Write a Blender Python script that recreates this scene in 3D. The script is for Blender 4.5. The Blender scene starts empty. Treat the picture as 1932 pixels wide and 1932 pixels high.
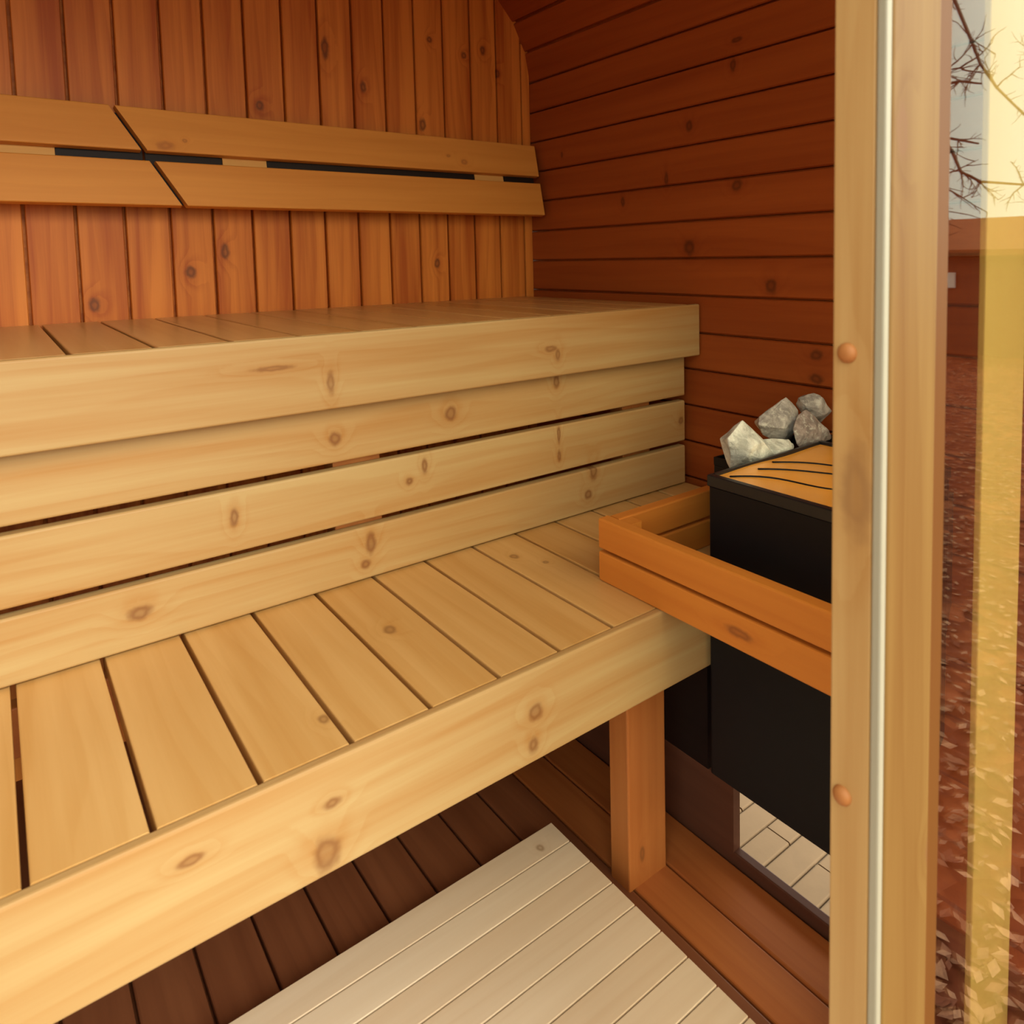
import bpy, bmesh, math, random
from mathutils import Vector, Matrix, noise as mnoise
random.seed(7)
R = random.Random(11)
H = 1.35                       # ground sits this far below the eye; every z below is measured from the eye
C = bpy.context.scene.collection
PI = math.pi

# ------------------------------------------------------------------ node helpers
class NT:
    def __init__(s, name):
        s.m = bpy.data.materials.new(name); s.m.use_nodes = True
        s.t = s.m.node_tree; s.t.nodes.clear()
        s.out = s.t.nodes.new('ShaderNodeOutputMaterial')
    def n(s, kind, **kw):
        d = s.t.nodes.new('ShaderNode' + kind)
        for k, v in kw.items(): setattr(d, k, v)
        return d
    def put(s, sock, v):
        if isinstance(v, bpy.types.NodeSocket): s.t.links.new(v, sock)
        elif v is not None: sock.default_value = v
    def math(s, op, a, b=None, c=None):
        d = s.n('Math', operation=op)
        for i, v in enumerate((a, b, c)): s.put(d.inputs[i], v)
        return d.outputs[0]
    def vec(s, op, a, b=None, out=0):
        d = s.n('VectorMath', operation=op)
        s.put(d.inputs[0], a)
        if b is not None: s.put(d.inputs[1], b)
        return d.outputs[out]
    def mix(s, f, a, b, mode='MIX'):
        d = s.n('Mix', data_type='RGBA', blend_type=mode)
        s.put(d.inputs[0], f); s.put(d.inputs[6], a); s.put(d.inputs[7], b)
        return d.outputs[2]
    def noise(s, v, scale=1, detail=2, rough=.5, dist=0):
        d = s.n('TexNoise'); s.put(d.inputs['Vector'], v)
        d.inputs['Scale'].default_value = scale; d.inputs['Detail'].default_value = detail
        d.inputs['Roughness'].default_value = rough; d.inputs['Distortion'].default_value = dist
        return d.outputs[0]
    def ramp(s, f, lo, hi, a=0., b=1.):
        d = s.n('MapRange', interpolation_type='SMOOTHSTEP')
        s.put(d.inputs[0], f)
        for i, v in ((1, lo), (2, hi), (3, a), (4, b)): d.inputs[i].default_value = v
        return d.outputs[0]
    def attr(s, name, out):
        d = s.n('Attribute', attribute_name=name); return d.outputs[out]
    def bsdf(s, color, rough=.5, metal=0, spec=.5, normal=None):
        d = s.n('BsdfPrincipled')
        s.put(d.inputs['Base Color'], color); s.put(d.inputs['Roughness'], rough)
        d.inputs['Metallic'].default_value = metal; d.inputs['Specular IOR Level'].default_value = spec
        if normal is not None: s.put(d.inputs['Normal'], normal)
        s.t.links.new(d.outputs[0], s.out.inputs[0])
        return d
    def bump(s, h, strength=.2, dist=.002):
        d = s.n('Bump'); d.inputs['Strength'].default_value = strength; d.inputs['Distance'].default_value = dist
        s.put(d.inputs['Height'], h); return d.outputs[0]

def rgba(c): return (c[0], c[1], c[2], 1)

def wood(name, light, dark, knotc=(.16, .055, .02), knots=(), knot_p=.25, knot_k=.75, cell=(2.2, 9.), contrast=1., board_var=.16, rough=.5, spec=.3, ringf=30.):
    """Sawn softwood: board coordinates come from the mesh (bco = along, across, through; brand = one number per board)."""
    t = NT(name)
    bco = t.attr('bco', 1); br = t.attr('brand', 2)
    off = t.vec('SCALE', (13.7, 7.1, 3.3)); t.put(off.node.inputs['Scale'], br)
    P = t.vec('ADD', bco, off)
    # knots: every cell of the board face may hold one
    S = t.vec('MULTIPLY', P, (cell[0], cell[1], 0.))
    vo = t.n('TexVoronoi', voronoi_dimensions='2D', feature='F1'); t.put(vo.inputs['Vector'], S); vo.inputs['Scale'].default_value = 1
    d = t.vec('SUBTRACT', S, vo.outputs['Position'])
    d = t.vec('MULTIPLY', d, (1 / cell[0] / .0085, 1 / cell[1] / .0075, 0.))
    dist = t.vec('LENGTH', d, out=1)
    sep = t.n('SeparateColor'); t.put(sep.inputs[0], vo.outputs['Color'])
    has = t.math('GREATER_THAN', sep.outputs[0], 1 - knot_p)
    dist = t.math('ADD', dist, t.math('MULTIPLY', t.math('SUBTRACT', 1., has), 50.))
    for (a, c, ra, rc) in knots:
        q = t.vec('SUBTRACT', bco, (a, c, 0)); q = t.vec('MULTIPLY', q, (1 / ra, 1 / rc, 0))
        dist = t.math('MINIMUM', dist, t.vec('LENGTH', q, out=1))
    wob = t.noise(t.vec('MULTIPLY', P, (60, 60, 60)), 1, 2)
    dist = t.math('ADD', dist, t.math('MULTIPLY', t.math('SUBTRACT', wob, .5), .9))
    pull = t.ramp(dist, 0., 4.5, 1., 0.)
    # growth rings, bent round the knots
    n1 = t.noise(t.vec('MULTIPLY', P, (.9, 5.5, 5.5)), 1, 2, .5)
    sx = t.n('SeparateXYZ'); t.put(sx.inputs[0], P)
    ph = t.math('ADD', t.math('MULTIPLY', sx.outputs[1], ringf), t.math('MULTIPLY', n1, 5.5))
    ph = t.math('ADD', ph, t.math('MULTIPLY', pull, 1.6))
    ph = t.math('ADD', ph, t.math('MULTIPLY', sx.outputs[2], ringf))
    fr = t.math('FRACT', ph)
    ring = t.math('MULTIPLY', t.ramp(fr, .35, .9), t.ramp(fr, .9, 1., 1., 0.))
    fine = t.noise(t.vec('MULTIPLY', P, (5., 150., 150.)), 1, 3, .6)
    broad = t.noise(t.vec('MULTIPLY', P, (1.1, 22., 22.)), 1, 2, .5)
    f = t.math('MULTIPLY', ring, .15 * contrast)
    f = t.math('ADD', f, t.math('MULTIPLY', t.math('SUBTRACT', fine, .5), .42 * contrast))
    f = t.math('ADD', f, t.math('MULTIPLY', t.math('SUBTRACT', broad, .5), 1.5 * contrast))
    bv = t.math('FRACT', t.math('MULTIPLY', br, 7.31))
    f = t.math('ADD', f, t.math('MULTIPLY', t.math('SUBTRACT', bv, .5), 2 * board_var))
    f = t.math('ADD', t.math('ADD', f, .36), t.math('MULTIPLY', t.ramp(dist, .8, 3.2, 1., 0.), .18))
    d2 = t.n('Clamp'); t.put(d2.inputs[0], f)
    col = t.mix(d2.outputs[0], rgba(light), rgba(dark))
    kring = t.ramp(dist, .55, 1.5, 1., 0.)
    kcore = t.ramp(dist, .15, .8, .55, 1.)
    col = t.mix(t.math('MULTIPLY', t.math('MULTIPLY', kring, kcore), knot_k), col, rgba(knotc))
    b = t.bump(t.math('ADD', t.math('MULTIPLY', fine, .6), t.math('MULTIPLY', ring, .5)), .07, .001)
    t.bsdf(col, rough, 0, spec, b)
    return t.m

def plain(name, col, rough=.5, metal=0, spec=.5, var=.0, scale=30., bump=0.):
    t = NT(name)
    tc = t.n('TexCoord').outputs['Object']
    n = t.noise(tc, scale, 4, .6)
    k = t.math('ADD', 1 - var, t.math('MULTIPLY', n, 2 * var))
    c = t.vec('SCALE', col); t.put(c.node.inputs['Scale'], k)
    t.bsdf(c, rough, metal, spec, t.bump(n, bump, .004) if bump else None)
    return t.m

# ------------------------------------------------------------------ mesh helpers
class MB:
    """Collects prisms, boxes and tubes; build() links them as ONE mesh object with the board coordinates as attributes."""
    def __init__(s): s.v = []; s.f = []; s.c = []; s.r = []; s.sm = []
    def prism(s, o, ea, ec, et, a0, a1, prof, rnd=None, da=0., db=None):
        """Profile [(across, through)] swept from a0 to a1 (+ da * across for slanted cuts)."""
        rnd = R.random() if rnd is None else rnd
        db = da if db is None else db
        o, ea, ec, et = map(Vector, (o, ea, ec, et)); b = len(s.v); n = len(prof)
        for end, k in ((a0, da), (a1, db)):
            for (c, t) in prof:
                a = end + k * c
                p = o + ea * a + ec * c + et * t
                s.v.append((p.x, p.y, p.z + H)); s.c.append((a, c, t)); s.r.append(rnd)
        for i in range(n):
            j = (i + 1) % n
            s.f.append((b + i, b + j, b + n + j, b + n + i))
        s.f.append(tuple(b + i for i in range(n - 1, -1, -1))); s.f.append(tuple(b + n + i for i in range(n)))
        s.sm += [0] * (n + 2)
    def box(s, x0, x1, y0, y1, z0, z1, along='x', ch=.0025, rnd=None, seg=2):
        """Axis-aligned board with eased edges; the board coordinates are the plain positions."""
        X, Y, Z = (1, 0, 0), (0, 1, 0), (0, 0, 1)
        if along == 'x': e = (X, Z, Y); a, c, t = (x0, x1), (z0, z1), (y0, y1)
        elif along == 'y': e = (Y, X, Z); a, c, t = (y0, y1), (x0, x1), (z0, z1)
        elif along == 'z': e = (Z, X, Y); a, c, t = (z0, z1), (x0, x1), (y0, y1)
        elif along == 'xy': e = (X, Y, Z); a, c, t = (x0, x1), (y0, y1), (z0, z1)
        s.prism((0, 0, 0), *e, a[0], a[1], rrect(c[0], c[1], t[0], t[1], ch, seg), rnd)
    def tube(s, pts, r0, r1=None, n=8, rnd=0.):
        r1 = r0 if r1 is None else r1; b = len(s.v); m = len(pts)
        P = [Vector(p) for p in pts]
        for i, p in enumerate(P):
            d = (P[min(i + 1, m - 1)] - P[max(i - 1, 0)]).normalized()
            u = d.cross(Vector((.3, .2, .93))).normalized(); w = d.cross(u)
            r = r0 + (r1 - r0) * i / (m - 1)
            for k in range(n):
                q = p + (u * math.cos(2 * PI * k / n) + w * math.sin(2 * PI * k / n)) * r
                s.v.append((q.x, q.y, q.z + H)); s.c.append((i * .1, k * .01, 0)); s.r.append(rnd)
        for i in range(m - 1):
            for k in range(n):
                s.f.append((b + i * n + k, b + i * n + (k + 1) % n, b + (i + 1) * n + (k + 1) % n, b + (i + 1) * n + k)); s.sm.append(1)
        s.f.append(tuple(b + k for k in range(n - 1, -1, -1))); s.f.append(tuple(b + (m - 1) * n + k for k in range(n))); s.sm += [0, 0]
    def raw(s, verts, faces, smooth=0, rnd=0.):
        b = len(s.v)
        for p in verts: s.v.append((p[0], p[1], p[2] + H)); s.c.append((p[0], p[1], p[2])); s.r.append(rnd)
        for f in faces: s.f.append(tuple(b + i for i in f)); s.sm.append(smooth)
    def build(s, name, mat, parent=None, **kw):
        me = bpy.data.meshes.new(name)
        org = Vector((0, 0, 0))
        if parent is not None: org = Vector(parent.location)
        elif s.v:
            xs, ys, zs = zip(*s.v); org = Vector(((min(xs) + max(xs)) / 2, (min(ys) + max(ys)) / 2, min(zs)))
        me.from_pydata([(x - org.x, y - org.y, z - org.z) for x, y, z in s.v], [], s.f)
        me.polygons.foreach_set('use_smooth', [bool(k) for k in s.sm])
        at = me.attributes.new('bco', 'FLOAT_VECTOR', 'POINT'); at.data.foreach_set('vector', [q for c in s.c for q in c])
        at = me.attributes.new('brand', 'FLOAT', 'POINT'); at.data.foreach_set('value', s.r)
        me.materials.append(mat); me.update(); me.validate()
        bm = bmesh.new(); bm.from_mesh(me); bmesh.ops.recalc_face_normals(bm, faces=bm.faces); bm.to_mesh(me); bm.free()
        o = bpy.data.objects.new(name, me); C.objects.link(o)
        if parent is not None: o.parent = parent
        else: o.location = org
        for k, v in kw.items(): o[k] = v
        return o

def rrect(c0, c1, t0, t1, r, seg=2):
    """Rounded rectangle, counter-clockwise in (across, through)."""
    out = []
    for (cx, ct, a0) in ((c1 - r, t1 - r, 0), (c0 + r, t1 - r, PI / 2), (c0 + r, t0 + r, PI), (c1 - r, t0 + r, 3 * PI / 2)):
        for i in range(seg + 1):
            a = a0 + PI / 2 * i / seg
            out.append((cx + r * math.cos(a), ct + r * math.sin(a)))
    return out

def thing(name, label, cat, loc, group=None):
    o = bpy.data.objects.new(name, None); C.objects.link(o); o.empty_display_size = .1
    o.location = (loc[0], loc[1], loc[2] + H); o['label'] = label; o['category'] = cat
    if group: o['group'] = group
    return o
def tag(o, label, cat, group=None, kind=None):
    o['label'] = label; o['category'] = cat
    if group: o['group'] = group
    if kind: o['kind'] = kind
    return o
def part(mb, name, mat, parent, label=None):
    o = mb.build(name, mat, None)
    # parent keeps the part where it stands
    M = Vector((0, 0, 0)); p = parent
    while p is not None: M += Vector(p.location); p = p.parent
    o.location = Vector(o.location) - M; o.parent = parent
    if label: o['label'] = label
    return o
def struct(mb, name, mat, label=None):
    o = mb.build(name, mat); o['kind'] = 'structure'
    if label: o['label'] = label
    return o

# ------------------------------------------------------------------ materials
K_APRON = [(.572, -.645, .011, .011), (.566, -.690, .008, .012), (.27, -.69, .014, .020), (.279, -.632, .010, .006), (.13, -.62, .012, .005)]
K_RISER = [(.689, -.299, .012, .013), (.459, -.31, .010, .011), (.949, -.268, .007, .014), (.63, -.393, .006, .013), (.597, -.415, .007, .007),
           (.953, -.433, .005, .011), (.953, -.385, .004, .018), (.289, -.409, .006, .014), (.517, -.513, .009, .018), (.506, -.55, .008, .008),
           (.151, -.523, .015, .010), (1.05, -.488, .010, .018), (1.033, -.536, .010, .010), (1.34, -.415, .009, .009)]
K_UAPRON = [(.444, -.205, .006, .018), (.912, -.19, .014, .006), (.93, -.205, .006, .012), (.35, -.170, .03, .004)]
K_SEAT = [(1.056, .462, .012, .009), (1.161, .769, .010, .007), (1.10, .80, .006, .005), (.90, .30, .010, .006)]
K_WALLR = [(1.251, .318, .010, .012), (1.497, .150, .007, .012), (1.331, .197, .006, .016), (1.104, .160, .014, .012), (1.254, .018, .016, .018),
           (1.008, -.074, .014, .016), (1.114, .437, .008, .014), (.892, -.22, .014, .010), (.892, -.272, .016, .010), (1.766, .31, .005, .008), (1.103, .492, .014, .006)]
K_WALLB = [(.47, .826, .014, .008), (.387, 1.0, .016, .009), (.558, .725, .026, .009), (-.02, .378, .014, .010), (.03, .457, .016, .009),
           (-.085, .183, .014, .010), (-.011, 1.033, .012, .008), (.39, .554, .012, .009), (.567, 1.26, .012, .008), (.628, 1.208, .012, .008), (.63, 1.03, .009, .007), (.603, 1.143, .009, .007)]
PL, PD = (.50, .345, .148), (.40, .182, .044)
KC = (.20, .075, .022)
M = dict(
    apron=wood('bench_front_pine', PL, PD, KC, K_APRON, .0, .8, board_var=.02, contrast=1.1),
    riser=wood('bench_riser_pine', PL, PD, KC, K_RISER, .0, .85, board_var=.05, contrast=1.1),
    uapron=wood('upper_front_pine', PL, PD, KC, K_UAPRON, .0, .7, board_var=.02, contrast=1.1),
    seat=wood('bench_seat_pine', (.70, .43, .16), (.55, .28, .072), KC, K_SEAT, .0, .7, board_var=.12, contrast=1., rough=.28, spec=.5),
    leg=wood('bench_leg_pine', (.50, .18, .045), (.40, .12, .028), KC, [(-1.045, .835, .012, .005)], .0),
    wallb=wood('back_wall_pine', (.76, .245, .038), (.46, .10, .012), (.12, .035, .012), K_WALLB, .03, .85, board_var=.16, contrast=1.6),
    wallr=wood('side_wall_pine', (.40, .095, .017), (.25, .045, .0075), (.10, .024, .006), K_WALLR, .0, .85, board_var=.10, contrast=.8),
    back=wood('backrest_pine', (.80, .34, .065), (.62, .225, .034), (.34, .10, .03), [(.33, .270, .016, .010), (.37, .285, .005, .004), (1.10, .285, .010, .008), (1.05, .30, .006, .004)], .0, .6, board_var=.12, contrast=.7),
    floor=wood('shaded_floor_pine', (.26, .095, .04), (.16, .05, .02), (.10, .03, .016), (), .1, board_var=.12),  # darkened so the colour holds the shade under the bench
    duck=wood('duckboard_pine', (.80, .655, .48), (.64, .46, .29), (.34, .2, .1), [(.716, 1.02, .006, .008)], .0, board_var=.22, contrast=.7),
    guard=wood('guard_pine', (.68, .25, .038), (.52, .15, .02), (.2, .06, .02), [(.66, -.553, .022, .007)], .0, board_var=.08, contrast=.7),
    post=wood('post_pine', (.58, .38, .15), (.42, .22, .065), (.24, .12, .05), [(.094, .572, .020, .008), (-.544, .638, .012, .008), (-.20, .318, .035, .012), (.05, .63, .008, .01)], .0, .55, board_var=.06, contrast=1.2),
    face=wood('post_face_pine', (.24, .138, .036), (.165, .074, .014), (.2, .09, .035), [(.094, .572, .020, .008), (-.544, .638, .012, .008)], .0, .6, board_var=.06, contrast=1.3),  # post wood in a darker copy, toned down against the light on this face
    bead=wood('glazing_bead_pine', (.155, .06, .009), (.12, .042, .006), knot_p=0, contrast=.6),
    plug=wood('plug_pine', (.46, .19, .055), (.36, .13, .035), contrast=.5, knot_p=0),
    strip=wood('front_batten_pine', (.86, .78, .34), (.78, .66, .25), knot_p=0, contrast=.5),
    cleat=wood('cleat_pine', (.80, .44, .13), (.66, .32, .08), knot_p=0, contrast=.5),
    facade=wood('front_wall_pine', (.50, .26, .09), (.40, .18, .055), KC, (), .1),
    shade_panel=wood('painted_shade_pine', (.016, .009, .008), (.011, .006, .005), knot_p=0),  # near-black colour that stands in for shade
    floor_lit=wood('lit_floor_pine', (.48, .16, .042), (.34, .095, .022), KC, [(.52, .945, .012, .008)], .0, board_var=.1),  # brighter copy of the floor wood for the boards in the light
    edging=wood('edging_pine', (.13, .05, .028), (.09, .032, .018), knot_p=0),
    seal=plain('pale_seal', (.38, .36, .26), .45, var=.04),
    black=plain('black_enamel', (.006, .006, .008), .5, spec=.22, var=.15),
    rim=plain('black_rim_steel', (.03, .033, .04), .3, .6, var=.1),
    steel=plain('painted_reflection_steel', (.98, .46, .075), .25, .1, var=.10, scale=6),  # reflection of the wood painted into the plate colour
    paver=plain('pale_concrete_block', (.25, .165, .088), .85, var=.12, scale=18, bump=.2),
    sand=plain('paving_joint_sand', (.30, .25, .18), .95, var=.2, scale=60),
    bark=plain('grey_brown_bark', (.09, .065, .05), .9, var=.3, scale=20),
    shedwall=plain('dark_red_boards', (.16, .035, .012), .7, var=.2, scale=3),
    shedroof=plain('rusty_roof', (.30, .09, .025), .85, var=.2, scale=8),
    white=plain('white_paint', (.8, .8, .76), .5, var=.03),
    rod=plain('steel_bolt', (.5, .48, .45), .35, 1., var=.05),
)
def stone_mat(name, base):
    t = NT(name); tc = t.n('TexCoord').outputs['Object']
    n = t.noise(tc, 26, 5, .65, .4); m2 = t.noise(tc, 70, 4, .7)
    c = t.mix(t.ramp(n, .38, .62), rgba([b * .5 for b in base]), rgba(base))
    c = t.mix(t.math('MULTIPLY', t.ramp(m2, .50, .66), .75), c, rgba((.70, .72, .66)))
    t.bsdf(c, .85, 0, .25, t.bump(m2, .5, .006)); return t.m
M['stone'] = stone_mat('grey_olivine_stone', (.60, .58, .55))
M['stone_pale'] = stone_mat('pale_green_stone', (.86, .92, .84))
M['stone_dark'] = stone_mat('mottled_dark_stone', (.46, .39, .36))
# yard ground: fallen leaves over soil
t = NT('leafy_ground'); tc = t.n('TexCoord').outputs['Object']
vo = t.n('TexVoronoi', feature='F1'); t.put(vo.inputs['Vector'], tc); vo.inputs['Scale'].default_value = 16
s_ = t.n('SeparateColor'); t.put(s_.inputs[0], vo.outputs['Color'])
c = t.mix(s_.outputs[0], rgba((.10, .022, .010)), rgba((.34, .10, .04)))
c = t.mix(t.ramp(t.noise(tc, 1.6, 3), .4, .65), c, rgba((.16, .035, .014)))
t.bsdf(c, .9, 0, .2, t.bump(vo.outputs['Distance'], .6, .03)); M['ground'] = t.m
t = NT('dry_leaf'); a = t.attr('brand', 2)
t.bsdf(t.mix(a, rgba((.16, .035, .012)), rgba((.50, .26, .15))), .75, 0, .3); M['leaf'] = t.m
# coated sauna glazing: part mirror, part see-through
t = NT('coated_glass')
g = t.n('BsdfGlossy'); g.inputs['Roughness'].default_value = .0; g.inputs['Color'].default_value = (.93, .95, .92, 1)
tr = t.n('BsdfTransparent'); tr.inputs['Color'].default_value = (.80, .745, .63, 1)
ge = t.n('NewGeometry')                   # Schlick reflectance, the same from both faces of the pane
cs = t.math('ABSOLUTE', t.vec('DOT_PRODUCT', ge.outputs['Normal'], ge.outputs['Incoming'], 1))
fre = t.math('MULTIPLY_ADD', t.math('POWER', t.math('SUBTRACT', 1., cs), 5.), .96, .04)
mx = t.n('MixShader'); t.put(mx.inputs[0], fre); t.put(mx.inputs[1], tr.outputs[0]); t.put(mx.inputs[2], g.outputs[0])
t.t.links.new(mx.outputs[0], t.out.inputs[0]); M['glass'] = t.m

# ------------------------------------------------------------------ the shell (rounded section, staves run front to back)
XW, YB, YF = 1.379, 1.926, .2975
XL = -1.30
ZT0, RT = .535, .34
ZB0, RB = -.585, .37
P = .0935
def profile(u):
    """Right half of the section by arc length: u = z on the straight flank. Returns point, tangent (upwards), outward normal."""
    if u > ZT0:
        a = (u - ZT0) / RT
        if a < PI / 2: return (XW - RT + RT * math.cos(a), ZT0 + RT * math.sin(a)), (-math.sin(a), math.cos(a)), (math.cos(a), math.sin(a))
        e = u - ZT0 - RT * PI / 2
        return (XW - RT - e, ZT0 + RT), (-1, 0), (0, 1)
    if u < ZB0:
        a = min((ZB0 - u) / RB, PI / 2)
        return (XW - RB + RB * math.cos(a), ZB0 - RB * math.sin(a)), (math.sin(a), math.cos(a)), (math.cos(a), -math.sin(a))
    return (XW, u), (0, 1), (1, 0)
u_low = ZB0 - RB * PI / 2
XC = (XW + XL) / 2
half_top = (XW - RT) - XC
u_top = ZT0 + RT * PI / 2 + half_top
walls = {'wall_right': MB(), 'wall_left': MB(), 'ceiling': MB()}
k0 = math.ceil((u_low + .102) / P); k1 = math.floor((u_top + .102) / P)
YE = YB + .05
for k in range(k0 - 1, k1 + 1):
    ua, ub = max(-.102 + k * P, u_low), min(-.102 + (k + 1) * P, u_top)
    if ub - ua < .01: continue
    um = (ua + ub) / 2; p, tg, nm = profile(um); w = ub - ua - .0040
    for side in (1, -1):
        q = (p[0] if side > 0 else 2 * XC - p[0], 0, p[1])
        o = Vector((q[0], 0, q[1 + 1])) - Vector((tg[0] * side, 0, tg[1])) * um
        th = .040 if um > ZB0 else .010
        prof = [(um - w / 2 + .003, 0), (um + w / 2 - .003, 0), (um + w / 2, .004), (um + w / 2, th), (um - w / 2, th), (um - w / 2, .004)]
        prof = prof[::-1]
        key = 'ceiling' if um > ZT0 + RT * 1.05 else ('wall_right' if side > 0 else 'wall_left')
        walls[key].prism(o, (0, 1, 0), (tg[0] * side, 0, tg[1]), (nm[0] * side, 0, nm[1]), YF, YE, prof)
    # weather seal behind the joints
for side in (1, -1):
    N = 60; vs = []
    for i in range(N + 1):
        u = u_low + (u_top - u_low) * i / N; p, tg, nm = profile(u)
        tk = .016 if u > ZB0 else .008; x, z = p[0] + nm[0] * tk, p[1] + nm[1] * tk
        vs.append((x if side > 0 else 2 * XC - x, YF + .002, z)); vs.append((x if side > 0 else 2 * XC - x, YE - .002, z))
    for key, lo, hi in (('wall_right' if side > 0 else 'wall_left', u_low, ZT0 + RT * 1.05), ('ceiling', ZT0 + RT * 1.05, u_top)):
        idx = [i for i in range(N) if lo <= u_low + (u_top - u_low) * (i + .5) / N < hi]
        if idx:
            i0, i1 = idx[0], idx[-1] + 1
            walls[key].raw(vs[2 * i0:2 * i1 + 2], [(2 * j, 2 * j + 1, 2 * j + 3, 2 * j + 2) for j in range(i1 - i0)])
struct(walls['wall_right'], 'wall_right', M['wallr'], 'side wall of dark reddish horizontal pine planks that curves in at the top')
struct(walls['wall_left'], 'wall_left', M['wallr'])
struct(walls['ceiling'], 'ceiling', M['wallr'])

# back wall: vertical planks, front faces at YB
w = MB(); pb = .0915; x = .067 - 17 * pb
def inside_top(xx):
    dx = abs(xx - XC) - (XW - RT - XC)
    return ZT0 + RT if dx <= 0 else ZT0 + math.sqrt(max(RT * RT - dx * dx, 0))
while x < XW - .005:
    xa, xb = max(x, XL - .003), min(x + pb, XW + .003)
    if xb > xa + .01:
        zt = min(max(inside_top(xa), inside_top(xb), inside_top((xa + xb) / 2)) + .01, ZT0 + RT + .02)
        prof = [(xa + .0028, .003), (xa + .0045, 0), (xb - .0045, 0), (xb - .0028, .003), (xb - .0028, .03), (xa + .0028, .03)]
        w.prism((0, YB, 0), (0, 0, 1), (1, 0, 0), (0, 1, 0), -1.12, zt, prof)
    x += pb
w.raw([(XL, YB + .020, -1.12), (XW, YB + .020, -1.12), (XW, YB + .020, .86), (XL, YB + .020, .86)], [(0, 1, 2, 3)])
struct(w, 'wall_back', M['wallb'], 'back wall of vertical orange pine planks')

# floor boards (run front to back) with the upright edging board by the heater
w = MB(); ZF = -1.10
edges = [.990, .898, .815]
while edges[-1] > XL + .3: edges.append(edges[-1] - .0885)
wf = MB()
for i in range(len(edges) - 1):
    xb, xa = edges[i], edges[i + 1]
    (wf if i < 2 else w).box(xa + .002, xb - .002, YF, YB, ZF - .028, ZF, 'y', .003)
w.raw([(XL + .3, YF, ZF - .016), (.99, YF, ZF - .016), (.99, YB, ZF - .016), (XL + .3, YB, ZF - .016)], [(0, 1, 2, 3)])
struct(w, 'floor', M['floor'], 'floor boards, darkened in colour for the shade under the bench')
struct(wf, 'trim_4', M['floor_lit'], 'two reddish floor boards between the duckboard and the heater, coloured as lit')
w = MB()
w.box(.992, 1.010, .806, YB, ZF - .028, ZB0 - RB, 'y', .0025)
w.box(.992, 1.010, .55, .806, ZF - .028, ZF + .020, 'y', .0025)
w.box(.992, 1.010, YF, .55, ZF - .028, ZB0 - RB, 'y', .0025)
struct(w, 'trim_1', M['edging'], 'upright edging board with a vent opening cut below the heater')
w = MB(); xl = 2 * XC - 1.001
w.box(xl - .009, xl + .009, YF, YB, ZF - .028, ZB0 - RB, 'y', .0025)
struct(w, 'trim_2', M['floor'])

# ------------------------------------------------------------------ lower bench
LZ, LF = -.58, .818
lb = thing('lower_bench', 'wide lower pine bench with slatted seat and deep front board standing on a square leg', 'bench', (0, 1.05, ZF))
w = MB(); p = .1056
for k in range(-12, 14):
    xa, xb = -.006 + k * p, -.006 + (k + 1) * p
    xa, xb = max(xa, XL + .012), min(xb, XW - .012)
    if xb - xa > .02: w.box(xa + .0032, xb - .0032, LF + .016, 1.285, LZ - .026, LZ, 'y', .002)
part(w, 'seat', M['seat'], lb)
w = MB(); w.box(XL + .01, XW - .01, LF, LF + .0155, -.7175, LZ, 'x', .004, seg=3)
part(w, 'front_board', M['apron'], lb)
w = MB()
w.box(XL + .02, XW - .02, LF + .017, LF + .045, LZ - .10, LZ - .0265, 'x'); w.box(XL + .02, XW - .02, 1.245, 1.275, LZ - .10, LZ - .0265, 'x')
for xx in (-1.0, -.45, .20, .93): w.box(xx, xx + .045, LF + .046, 1.244, LZ - .095, LZ - .0265, 'y')
part(w, 'frame', M['leg'], lb)
for (xx, yy) in ((.804, .880), (-.70, .880)):
    w = MB(); w.box(xx, xx + .091, yy, yy + .049, ZF, LZ - .1005, 'z', .003)
    part(w, 'leg', M['leg'], lb)

w = MB(); w.box(.990, 1.012, LF + .046, 1.244, ZB0 - RB + .0005, LZ - .10, 'y', .002)  # panel added to darken the space under the bench end
part(w, 'end_shade_panel', M['shade_panel'], lb, 'added near-black panel standing in for the shade under the bench end')

# ------------------------------------------------------------------ upper bench with its riser boards
UZ, UF = -.122, 1.2175
ub = thing('upper_bench', 'upper pine bench with deep front board above three riser boards, against the back wall', 'bench', (0, 1.6, LZ))
w = MB()
for k in range(-13, 14):
    xa, xb = .083 + k * p, .083 + (k + 1) * p
    xa, xb = max(xa, XL + .010), min(xb, XW - .010)
    if xb - xa > .02: w.box(xa + .003, xb - .003, UF + .016, YB - .004, UZ - .026, UZ, 'y', .002)
part(w, 'seat', M['seat'], ub)
w = MB(); w.box(XL + .008, 1.3735, UF, UF + .0155, -.2505, UZ, 'x', .004, seg=3)
part(w, 'front_board', M['uapron'], ub)
for (za, zb) in ((-.577, -.4805), (-.468, -.3655), (-.353, -.2300)):
    w = MB(); w.box(XL + .01, 1.353, 1.2505, 1.2755, za, zb, 'x', .004, seg=3)
    part(w, 'riser_board', M['riser'], ub)
w = MB()
for xx in (-.95, -.25, .462, 1.165):
    w.box(xx, xx + .09, 1.276, 1.321, -.60, UZ - .0265, 'z')
    w.box(xx, xx + .09, 1.276 + .0455, YB - .01, UZ - .09, UZ - .0265, 'y')
w.box(XL + .02, XW - .02, UF + .016, 1.25, UZ - .10, UZ - .0265, 'x')
part(w, 'frame', M['leg'], ub)

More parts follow.
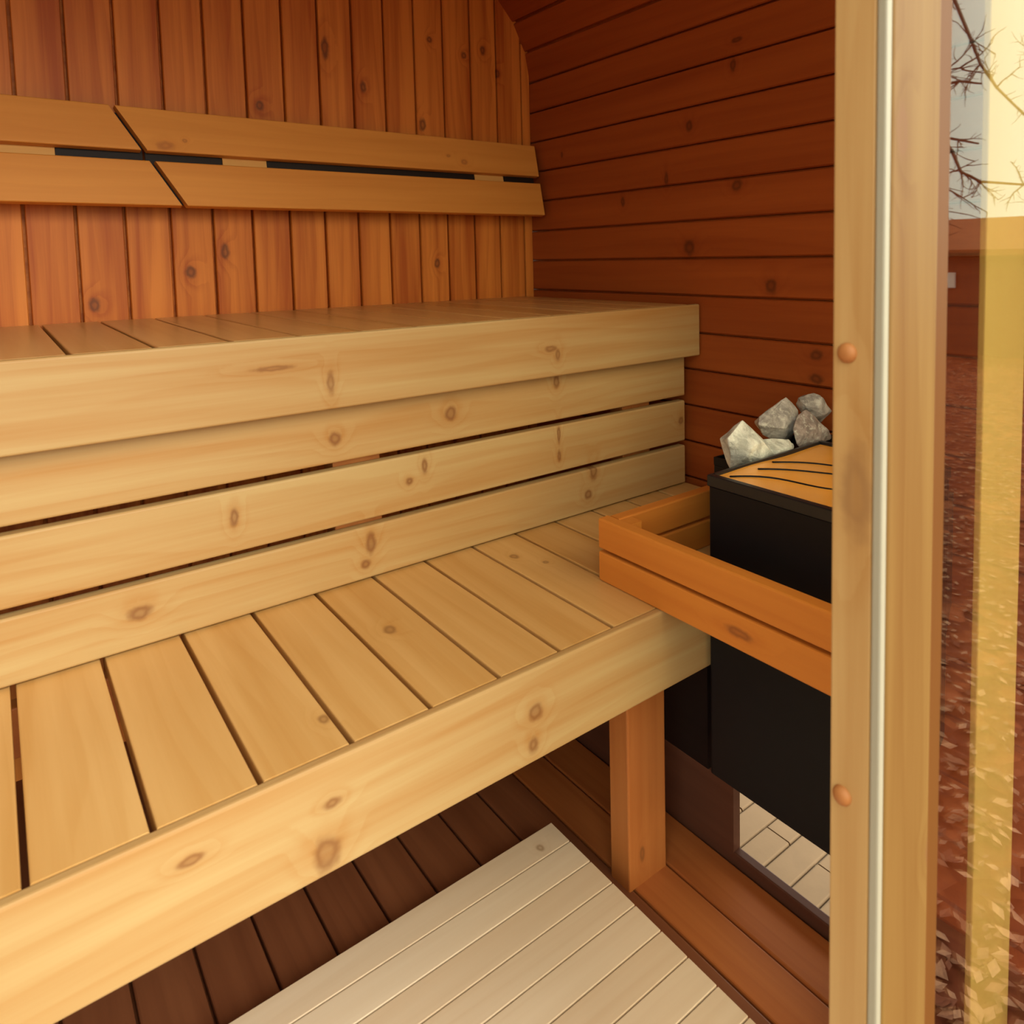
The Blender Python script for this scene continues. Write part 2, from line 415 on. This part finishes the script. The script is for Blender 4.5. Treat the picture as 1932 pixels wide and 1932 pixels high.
# ------------------------------------------------------------------ the two backrests, split by a slanted joint
ang = math.atan2(1.883 - 1.835, .350 - .132)
ec = (0, math.sin(ang), math.cos(ang)); et = (0, math.cos(ang), -math.sin(ang))
cz = lambda z: z * 1.0        # across coordinate counted so that it equals the height
sl = 1 / math.cos(ang)
O0 = Vector((0, 1.835, .132)) - Vector(ec) * .132
ztop, zub, zlt, zlb = .132 + (.350 - .132) * sl, .132 + (.2535 - .132) * sl, .132 + (.231 - .132) * sl, .132
slope = -(.357 - .232) / (ztop - zlb)      # x of the joint per unit across
x_at = lambda c: .357 + slope * (c - zlb)
bx0 = .357 - slope * zlb
def backrest(x0, x1, cut_left, label, cleats):
    b = thing('backrest', label, 'backrest', ((x0 + x1) / 2, 1.87, .13))
    for nm_, ca, cb in (('upper_board', zub, ztop), ('lower_board', zlb, zlt)):
        w = MB(); prof = rrect(ca, cb, 0, .022, .003, 3)
        if cut_left: w.prism(O0, (1, 0, 0), ec, et, bx0 + .006, x1, prof, None, slope, 0.)
        else: w.prism(O0, (1, 0, 0), ec, et, x0, bx0 - .006, prof, None, 0., slope)
        part(w, nm_, M['back'], b)
    for (xa, xb) in cleats:
        w = MB()
        # wedge-shaped block between the boards and the wall
        ca, cb = zlb + .03, ztop - .03
        f = lambda c, t_: Vector(O0) + Vector(ec) * c + Vector(et) * t_
        A, B = f(ca, .0225), f(cb, .0225)
        prof = [(A.z, A.y), (B.z, B.y), (B.z, YB - .0005), (A.z, YB - .0005)][::-1]
        w.prism((0, 0, 0), (1, 0, 0), (0, 0, 1), (0, 1, 0), xa, xb, prof)
        part(w, 'cleat', M['cleat'], b)
    cs_ = sorted(cleats); runs = [(x0 + .02 if not cut_left else cs_[0][0] - .16, cs_[0][0] - .001)] + [(a_[1] + .001, b_[0] - .001) for a_, b_ in zip(cs_, cs_[1:])] + [(cs_[-1][1] + .001, x1 - .006 if cut_left else .286)]
    for (xa, xb) in runs:                  # added near-black panel stands in for the shade in the joints
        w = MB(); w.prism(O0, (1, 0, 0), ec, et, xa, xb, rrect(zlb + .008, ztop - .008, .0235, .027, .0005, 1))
        part(w, 'gap_shade_panel', M['shade_panel'], b)
    return b
backrest(XL + .03, .3, False, 'left backrest of two pine boards ending in a slanted cut on the back wall', [(.024, .126), (-.62, -.52)])
backrest(.3, 1.362, True, 'right backrest of two pine boards reaching towards the side wall corner', [(.451, .551), (1.142, 1.242)])

# ------------------------------------------------------------------ duckboard on the floor
db = thing('duckboard', 'pale pine duckboard of narrow slats lying on the floor in front of the bench', 'duckboard', (0, .75, ZF))
ys = [1.056, .998, .940, .882, .826, .767, .7105, .6535, .597, .540, .483, .426, .369]
w = MB()
for a, b_ in zip(ys[1:], ys[:-1]): w.box(-.62, .766, a + .0012, b_ - .0012, -1.078, -1.06, 'xy', .0012)
part(w, 'slat_deck', M['duck'], db)
for xx in (-.56, .08, .70):
    w = MB(); w.box(xx, xx + .05, .375, 1.050, ZF, -1.0785, 'y', .002); part(w, 'batten', M['duck'], db)

# ------------------------------------------------------------------ guard rail round the heater
gd = thing('heater_guard', 'orange pine rail guard of paired bars boxed around the black heater', 'guard rail', (.85, .7, ZF))
bars = ((-.5795, -.526), (-.520, -.466))
for (za, zb) in bars:
    # side rails show their wide face: across is the height
    w = MB(); w.prism((0, 0, 0), (0, 1, 0), (0, 0, 1), (1, 0, 0), .458, .972, rrect(za, zb, .826, .851, .003, 2)[::-1])
    part(w, 'side_rail', M['guard'], gd)
    w = MB(); w.box(.8515, 1.372, .945, .970, za, zb, 'x', .003)
    part(w, 'back_rail', M['guard'], gd)
for (xa, ya, z0) in ((.8515, .915, -.5795), (.8515, .4605, ZF)):
    w = MB(); w.box(xa, xa + .028, ya, ya + .0295, z0, -.468, 'z', .003)
    part(w, 'corner_post', M['guard'], gd)

# ------------------------------------------------------------------ electric heater
HX0, HX1, HY0, HY1, HZ0, HZ1 = .93, 1.27, .56, .807, -.898, -.371
ht = thing('sauna_heater', 'black box heater with polished sloping top plate, mounted on the side wall', 'heater', (1.115, .62, HZ0))
w = MB(); w.prism((0, 0, 0), (0, 0, 1), (1, 0, 0), (0, 1, 0), HZ0, HZ1 - .020, rrect(HX0, HX1, HY0, HY1, .006, 3))
part(w, 'casing', M['black'], ht)
w = MB()                                   # rim frame around the plate
for (xa, xb, ya, yb) in ((HX0 - .001, HX0 + .013, HY0 - .001, HY1 + .001), (HX1 - .013, HX1 + .001, HY0 - .001, HY1 + .001), (HX0 + .0135, HX1 - .0135, HY0 - .001, HY0 + .013), (HX0 + .0135, HX1 - .0135, HY1 - .004, HY1 + .001)):
    w.box(xa, xb, ya, yb, HZ1 - .0195, HZ1, 'y', .002)
part(w, 'top_rim', M['rim'], ht)
w = MB(); N = 16; vs = []; fs = []          # dished polished plate
for i in range(N + 1):
    for j in range(N + 1):
        u, v = i / N, j / N
        dip = .007 * (math.sin(PI * u) * math.sin(PI * v)) + .002 * math.sin(7 * u + 3 * v) * math.sin(PI * u)
        vs.append((HX0 + .0135 + (HX1 - HX0 - .027) * u, HY0 + .0135 + (HY1 - HY0 - .018) * v, HZ1 - .005 - dip))
for i in range(N):
    for j in range(N): fs.append((i * (N + 1) + j, (i + 1) * (N + 1) + j, (i + 1) * (N + 1) + j + 1, i * (N + 1) + j + 1))
w.raw(vs, fs, 1); part(w, 'top_plate', M['steel'], ht, 'top plate with the reflected wood painted in as gold, crossed by dark wavy lines')
w = MB(); w.box(HX1 + .0005, XW - .0005, .60, .77, -.82, -.45, 'z', .003)
part(w, 'wall_bracket', M['rim'], ht)
w = MB()
bk = (1.060, 1.374, HY1 + .002, .906)
w.box(bk[0], bk[1], bk[2], bk[3], -.56, -.4005, 'z', .003)
w.box(bk[0], bk[0] + .004, bk[2], bk[3], -.4000, -.385, 'z', .001); w.box(bk[1] - .004, bk[1], bk[2], bk[3], -.4000, -.385, 'z', .001)
w.box(bk[0] + .0045, bk[1] - .0045, bk[3] - .004, bk[3], -.4000, -.385, 'z', .001)
part(w, 'stone_basket', M['black'], ht)
w = MB()                                   # dark wavy lines stand in for board joints reflected in the plate
for (pa, pb_, wv) in (((.960, .785), (1.10, .58), .016), ((1.03, .780), (1.20, .59), .010), ((1.085, .79), (1.245, .62), .014)):
    pts = []
    for i in range(17):
        u = i / 16; xx = pa[0] + (pb_[0] - pa[0]) * u + wv * math.sin(2 * PI * u) ; yy = pa[1] + (pb_[1] - pa[1]) * u + wv * .5 * math.sin(2 * PI * u)
        uu, vv = (xx - HX0 - .0135) / (HX1 - HX0 - .027), (yy - HY0 - .0135) / (HY1 - HY0 - .018)
        dip = .007 * (math.sin(PI * uu) * math.sin(PI * vv)) + .002 * math.sin(7 * uu + 3 * vv) * math.sin(PI * uu)
        pts.append((xx, yy, HZ1 - .0048 - dip))
    w.tube(pts, .0026, .0016, 6)
part(w, 'reflection_line', M['black'], ht)

# stones: broken rock, each the hull of its own corners
def stone(outline, y, dep, seed, mat, label):
    rr = random.Random(seed); bm = bmesh.new()
    cx_ = sum(p[0] for p in outline) / len(outline); cz_ = sum(p[1] for p in outline) / len(outline)
    for (px_, pz_) in outline:
        bm.verts.new((px_ - cx_, rr.uniform(-.4, .4) * dep, pz_ - cz_))
    for sgn in (-1, 1):
        for (px_, pz_) in outline[::2]:
            k_ = rr.uniform(.35, .75)
            bm.verts.new(((px_ - cx_) * k_, sgn * dep * rr.uniform(.7, 1.), (pz_ - cz_) * k_))
    h = bmesh.ops.convex_hull(bm, input=bm.verts)
    bmesh.ops.delete(bm, geom=list({g for g in h['geom_interior'] + h['geom_unused'] if isinstance(g, bmesh.types.BMVert)}), context='VERTS')
    bmesh.ops.dissolve_limit(bm, angle_limit=math.radians(7), verts=bm.verts, edges=bm.edges)
    bmesh.ops.bevel(bm, geom=list(bm.edges), offset=.0022, segments=2, affect='EDGES', profile=.6)
    bmesh.ops.triangulate(bm, faces=bm.faces)
    bmesh.ops.subdivide_edges(bm, edges=[e for e in bm.edges if e.calc_length() > .008], cuts=2, use_grid_fill=True)
    bmesh.ops.triangulate(bm, faces=bm.faces)
    bm.normal_update()
    for v in bm.verts:
        q = v.co * 55 + Vector((seed, 0, 0)); v.co += v.normal * (.0022 * mnoise.noise(q) + .0010 * mnoise.noise(q * 2.7))
    me = bpy.data.meshes.new('heater_stone'); bm.to_mesh(me); bm.free()
    me.materials.append(M[mat])
    o = bpy.data.objects.new('heater_stone', me); C.objects.link(o); o.location = (cx_, y, cz_ + H)
    tag(o, label, 'stone', 'stones piled on the heater'); return o
STONES = [
    ([(1.024, -.332), (1.078, -.307), (1.098, -.330), (1.138, -.353), (1.162, -.386), (1.142, -.398), (1.100, -.400), (1.050, -.398), (1.033, -.364)], .850, .034, 3, 'stone_pale', 'pale greenish white stone, leftmost of the pile on the heater'),
    ([(1.149, -.332), (1.166, -.32), (1.223, -.305), (1.248, -.289), (1.282, -.321), (1.296, -.348), (1.275, -.384), (1.23, -.386), (1.173, -.357)], .876, .026, 21, 'stone', 'grey pointed stone in the middle of the heater pile'),
    ([(1.272, -.308), (1.280, -.296), (1.307, -.287), (1.350, -.300), (1.366, -.335), (1.352, -.360), (1.300, -.340)], .858, .030, 55, 'stone', 'white streaked stone at the top right of the pile, by the post'),
    ([(1.213, -.345), (1.227, -.319), (1.265, -.312), (1.291, -.329), (1.331, -.361), (1.344, -.384), (1.300, -.394), (1.239, -.392), (1.217, -.372)], .834, .021, 34, 'stone_dark', 'brown mottled stone just right of the grey pointed stone'),
    ([(1.116, -.366), (1.130, -.351), (1.191, -.359), (1.228, -.380), (1.205, -.399), (1.146, -.399), (1.119, -.388)], .838, .024, 8, 'stone_pale', 'low flat pale stone between the pale stone and the pile'),
    ([(1.325, -.372), (1.345, -.363), (1.368, -.372), (1.370, -.392), (1.350, -.399), (1.330, -.392)], .870, .028, 61, 'stone_dark', 'dark stone low in the pile, under the white streaked stone'),
]
for s_ in STONES: stone(*s_)

# ------------------------------------------------------------------ front: door post, glazing, front wall
XP = .55
dp = thing('door_post', 'light pine door post with two wooden plugs and a pale seal, right of the doorway', 'post', (.6, .32, ZF))
w = MB()                                   # reveal board: wide face looks into the doorway
w.prism((0, 0, 0), (0, 0, 1), (0, 1, 0), (1, 0, 0), ZF, .86, rrect(YF + .0065, .3405, XP, XP + .05, .002, 2)[::-1])
jamb = part(w, 'jamb_board', M['post'], dp)
w = MB(); w.box(XP + .0075, .636, YF - .004, YF + .0060, ZF, .86, 'z', .0035, seg=3)
part(w, 'face_board', M['face'], dp)
w = MB(); w.box(.6365, .6625, YF - .001, YF + .0060, ZF, .86, 'z', .0025, seg=2)
part(w, 'glazing_bead', M['bead'], dp, 'darker orange glazing bead')
w = MB(); w.box(XP - .001, XP + .0070, YF - .003, YF + .0060, ZF, .86, 'z', .002)
part(w, 'seal_strip', M['seal'], dp, 'pale rubber door seal')
for (yy, zz) in ((.3265, -.083), (.3280, -.468)):
    w = MB(); n = 20; vs = []; fs = []
    rp = .0085
    rings = ((1., 0.), (.97, -.0022), (.8, -.0042), (.45, -.0056), (.0, -.006))
    for (k_, h_) in rings[:-1]:
        for i in range(n): vs.append((XP + h_, yy + rp * k_ * math.cos(2 * PI * i / n), zz + rp * k_ * math.sin(2 * PI * i / n)))
    vs.append((XP - .006, yy, zz))
    for q in range(3):
        for i in range(n): fs.append((q * n + i, (q + 1) * n + i, (q + 1) * n + (i + 1) % n, q * n + (i + 1) % n))
    for i in range(n): fs.append((3 * n + i, 4 * n, 3 * n + (i + 1) % n))
    w.raw(vs, fs, 1, .3); part(w, 'wooden_plug', M['plug'], jamb, 'round wooden plug')
w = MB(); w.box(XP + .0505, .660, YF + .0065, .3405, ZF, .86, 'z', .002); part(w, 'core_stud', M['post'], dp)

def window(name, x0, x1, zb=-1.0405):
    w = MB()
    w.box(x0, x1, .3135, .3175, zb + .0005, .782, 'z', .0005)
    g = w.build(name, M['glass']); g['kind'] = 'structure'
    f = MB(); 
    f.box(x0, x1, .300, .332, zb - .0575, zb, 'x', .002); f.box(x0, x1, .300, .332, .7825, .820, 'x', .002)
    o = f.build('window_frame', M['facade']); M0 = Vector(g.location); o.location = Vector(o.location) - M0; o.parent = g
    return g
window('window_1', .663, 1.32)
window('window_2', -1.22, -.53, -.42)
w = MB()
w.box(XL + .14, XW - .14, .299, .3395, .8215, .868, 'x', .002)
w.box(1.322, 1.374, .299, .3395, -1.0, .70, 'z', .002); w.box(XL + .005, -1.222, .299, .3395, -1.0, .70, 'z', .002)
w.box(-.529, -.43, .299, .3395, -1.1, .820, 'z', .002)
for i in range(6): w.box(-1.221, -.5295, .299, .3395, -1.09 + i * .101, -1.0 + i * .101 + .0095, 'x', .002)
struct(w, 'wall_front', M['facade'])
w = MB(); w.box(.868, .983, .348, .356, ZF, .84, 'z', .002)
tag(w.build('front_batten', M['strip']), 'yellowish upright pine board seen through the glass right of the door post', 'board')

# ------------------------------------------------------------------ outside
w = MB(); w.raw([(-14, -14, -1.37), (26, -14, -1.37), (26, 14, -1.37), (-14, 14, -1.37)], [(0, 1, 2, 3)])
struct(w, 'ground', M['ground'], 'leaf strewn brown ground of the yard')
w = MB()
bw, bl = .0676, .205
y0 = .804 - 12 * bw
for r in range(5, 40):
    off = (r % 2) * bl / 2
    for q in range(-1, 3):
        xa = .95 + q * bl + off + (1.358 - .95) % bl - bl
        w.box(xa + .002, xa + bl - .002, y0 + r * bw + .002, y0 + (r + 1) * bw - .002, -1.41, -1.35 + R.uniform(-.001, .001), 'xy', .004)
struct(w, 'patio_paving', M['paver'], 'pale block paving seen through the vent opening below the heater')
w = MB(); w.raw([(.8, .34, -1.358), (1.75, .34, -1.358), (1.75, 2.6, -1.358), (.8, 2.6, -1.358)], [(0, 1, 2, 3)])
struct(w, 'paving_bed', M['sand'])
# sleepers that carry the sauna
for (ya, nm_) in ((.42, 'a'), (1.72, 'b')):
    w = MB(); w.box(-1.05, .985, ya, ya + .10, -1.37, ZF - .0285, 'x', .004)
    tag(w.build('support_beam', M['floor']), 'dark timber beam carrying the floor near the %s' % ('doorway' if nm_ == 'a' else 'back wall'), 'beam')
# fallen leaves
w = MB()
for i in range(14000):
    d = R.random() ** 1.5; x = 1.25 + d * 9; y = .25 - R.random() * (2.2 + .5 * x)
    s0 = R.uniform(.010, .024)
    if x > 9.6 or (abs(x - 6.1) < .2 and abs(y + 2.75) < .2): continue
    a = R.uniform(0, 2 * PI); tl = R.uniform(-.6, .6)
    ca, sa = math.cos(a) * s0, math.sin(a) * s0; z = -1.366 + R.uniform(.0, .02)
    w.raw([(x - ca, y - sa, z), (x - sa * .5, y + ca * .5, z + tl * s0 * .4), (x + ca, y + sa, z + abs(tl) * s0 * .5), (x + sa * .5, y - ca * .5, z + .1 * s0)], [(0, 1, 2, 3)], 0, R.random())
tag(w.build('leaf_litter', M['leaf']), 'brown fallen leaves scattered over the yard, mirrored in the glass', 'leaves', None, 'stuff')
# garden shed, mirrored in the pane
sd = thing('garden_shed', 'dark red garden shed with rusty orange roof mirrored in the glass', 'shed', (10.5, -4.2, -1.37))
w = MB(); w.box(10., 12., -6.4, -2.6, -1.37, -.02, 'z', .01); part(w, 'walls', M['shedwall'], sd)
w = MB(); w.prism((0, 0, 0), (0, 1, 0), (1, 0, 0), (0, 0, 1), -6.6, -2.4, [(9.8, -.08), (11., .36), (12.2, -.08), (12.2, .0), (11., .44), (9.8, .0)]); part(w, 'roof', M['shedroof'], sd)
w = MB(); w.box(9.96, 9.998, -4.9, -4.1, -1.36, -.12, 'z', .01); part(w, 'door', M['shedroof'], sd)
w = MB(); w.box(9.96, 9.998, -3.95, -3.75, -.5, -.3, 'z', .01); part(w, 'window_panel', M['white'], sd)
# bare trees
def tree(loc, h, seed, label, droop=False):
    rr = random.Random(seed); b = thing('bare_tree', label, 'tree', (loc[0], loc[1], -1.37), 'bare trees in the yard')
    w = MB(); pts = [Vector((loc[0], loc[1], -1.38))]
    for i in range(8): pts.append(pts[-1] + Vector((rr.gauss(0, .05), rr.gauss(0, .05), h / 8)))
    w.tube(pts, .10, .02, 8); part(w, 'trunk', M['bark'], b)
    w = MB()
    def branch(p, d, L, r, lev):
        q = [p]; n = 6
        for i in range(n):
            d = (d + Vector((rr.gauss(0, .16), rr.gauss(0, .16), rr.gauss(-.02, .13)))).normalized(); q.append(q[-1] + d * L / n)
        w.tube(q, r, r * .35, 5)
        if lev:
            for i in range(2, n + 1):
                for _ in range(2 if lev > 1 else 1):
                    e = (d + Vector((rr.gauss(0, .8), rr.gauss(0, .8), rr.gauss(.1, .6)))).normalized(); branch(q[i], e, L * rr.uniform(.3, .5), r * .5, lev - 1)
    for i in range(2, 9):
        for _ in range(2):
            a = rr.uniform(0, 2 * PI); branch(pts[i], Vector((math.cos(a), math.sin(a), rr.uniform(-.1, .7))).normalized(), rr.uniform(.8, 1.7) * (1.15 - i / 12), .018, 2)
    if droop:                              # two long hanging boughs
        for q in ([(6.1, -2.7, 2.0), (6., -2.3, 2.15), (6., -2.05, 1.94), (6., -1.93, 1.63), (6., -1.85, 1.41), (6., -1.73, 1.21), (6., -1.54, .98), (6., -1.3, .84)],
                  [(6.1, -2.72, 1.5), (6., -2.3, 1.1), (6., -2.05, .78), (6., -1.98, .61), (6., -1.83, .52), (6., -1.53, .47), (6., -1.2, .46)],
                  [(6.1, -2.72, 1.4), (6., -2.25, 1.3), (6., -2.0, 1.31), (6., -1.84, 1.26)], [(6.1, -2.72, 1.2), (6., -2.3, .95), (6., -2.0, .86), (6., -1.85, .81)]):
            w.tube(q, .018, .007, 5)
            for k_ in range(2, len(q) - 1):
                for _ in range(3): branch(Vector(q[k_]), Vector((rr.gauss(0, .3), rr.gauss(0, .6), rr.gauss(0, .6))).normalized(), rr.uniform(.12, .28), .006, 1)
    part(w, 'branches', M['bark'], b)
tree((6.1, -2.75), 4.0, 5, 'bare branched tree mirrored in the glass beside the post', True)
tree((13.5, -3.2), 6.0, 9, 'bare tree behind the garden shed')
tree((14.5, -7.5), 6.0, 12, 'taller bare tree standing well left of the shed')

# ------------------------------------------------------------------ camera, sky, view
cam = bpy.data.cameras.new('camera'); co = bpy.data.objects.new('camera', cam); C.objects.link(co)
f, cx, cy, yaw, pit, rol = 1378.7, 1082.1, 584.2, .6749, .0717, -.0192
cam.sensor_fit = 'HORIZONTAL'; cam.sensor_width = 36; cam.lens = f / 1932 * 36
cam.shift_x = .5 - cx / 1932; cam.shift_y = cy / 1932 - .5
fw0 = Vector((math.sin(yaw), math.cos(yaw), 0)); rt0 = Vector((math.cos(yaw), -math.sin(yaw), 0)); up0 = Vector((0, 0, 1))
fw = fw0 * math.cos(pit) - up0 * math.sin(pit); up = up0 * math.cos(pit) + fw0 * math.sin(pit)
rt = rt0 * math.cos(rol) + up * math.sin(rol); up2 = up * math.cos(rol) - rt0 * math.sin(rol)
mw = Matrix((rt, up2, -fw)).transposed().to_4x4(); mw.translation = (0, 0, H)
co.matrix_world = mw
cam.clip_start = .02
cam.dof.use_dof = True; cam.dof.focus_distance = 1.45; cam.dof.aperture_fstop = 7.
bpy.context.scene.camera = co

wd = bpy.data.worlds.new('overcast_sky'); bpy.context.scene.world = wd; wd.use_nodes = True
nt = wd.node_tree; nt.nodes.clear()
o = nt.nodes.new('ShaderNodeOutputWorld'); bg = nt.nodes.new('ShaderNodeBackground'); nt.links.new(bg.outputs[0], o.inputs[0])
tc = nt.nodes.new('ShaderNodeTexCoord'); sp = nt.nodes.new('ShaderNodeSeparateXYZ'); nt.links.new(tc.outputs['Generated'], sp.inputs[0])
cr = nt.nodes.new('ShaderNodeValToRGB'); nt.links.new(sp.outputs[2], cr.inputs[0])
cr.color_ramp.elements[0].position = 0.; cr.color_ramp.elements[0].color = (1.35, 1.46, 1.27, 1)
cr.color_ramp.elements[1].position = .6; cr.color_ramp.elements[1].color = (1.5, 1.45, 1.25, 1)
nt.links.new(cr.outputs[0], bg.inputs[0]); bg.inputs[1].default_value = 1.9
sl = bpy.data.lights.new('veiled_sun', 'SUN'); sl.energy = 3.3; sl.angle = math.radians(45); sl.color = (1., .94, .82)
so = bpy.data.objects.new('veiled_sun', sl); C.objects.link(so); so.location = (1.5, -5, 4)
so.rotation_euler = Vector((-.24, .85, -.48)).to_track_quat('-Z', 'Y').to_euler()
sc = bpy.context.scene
sc.view_settings.view_transform = 'Standard'; sc.view_settings.look = 'None'; sc.view_settings.gamma = 1; sc.view_settings.use_curve_mapping = False
sc.view_settings.exposure = -0.12
sc.cycles.max_bounces = 10; sc.cycles.diffuse_bounces = 3; sc.cycles.glossy_bounces = 4; sc.cycles.transparent_max_bounces = 12
sc.cycles.use_denoising = True
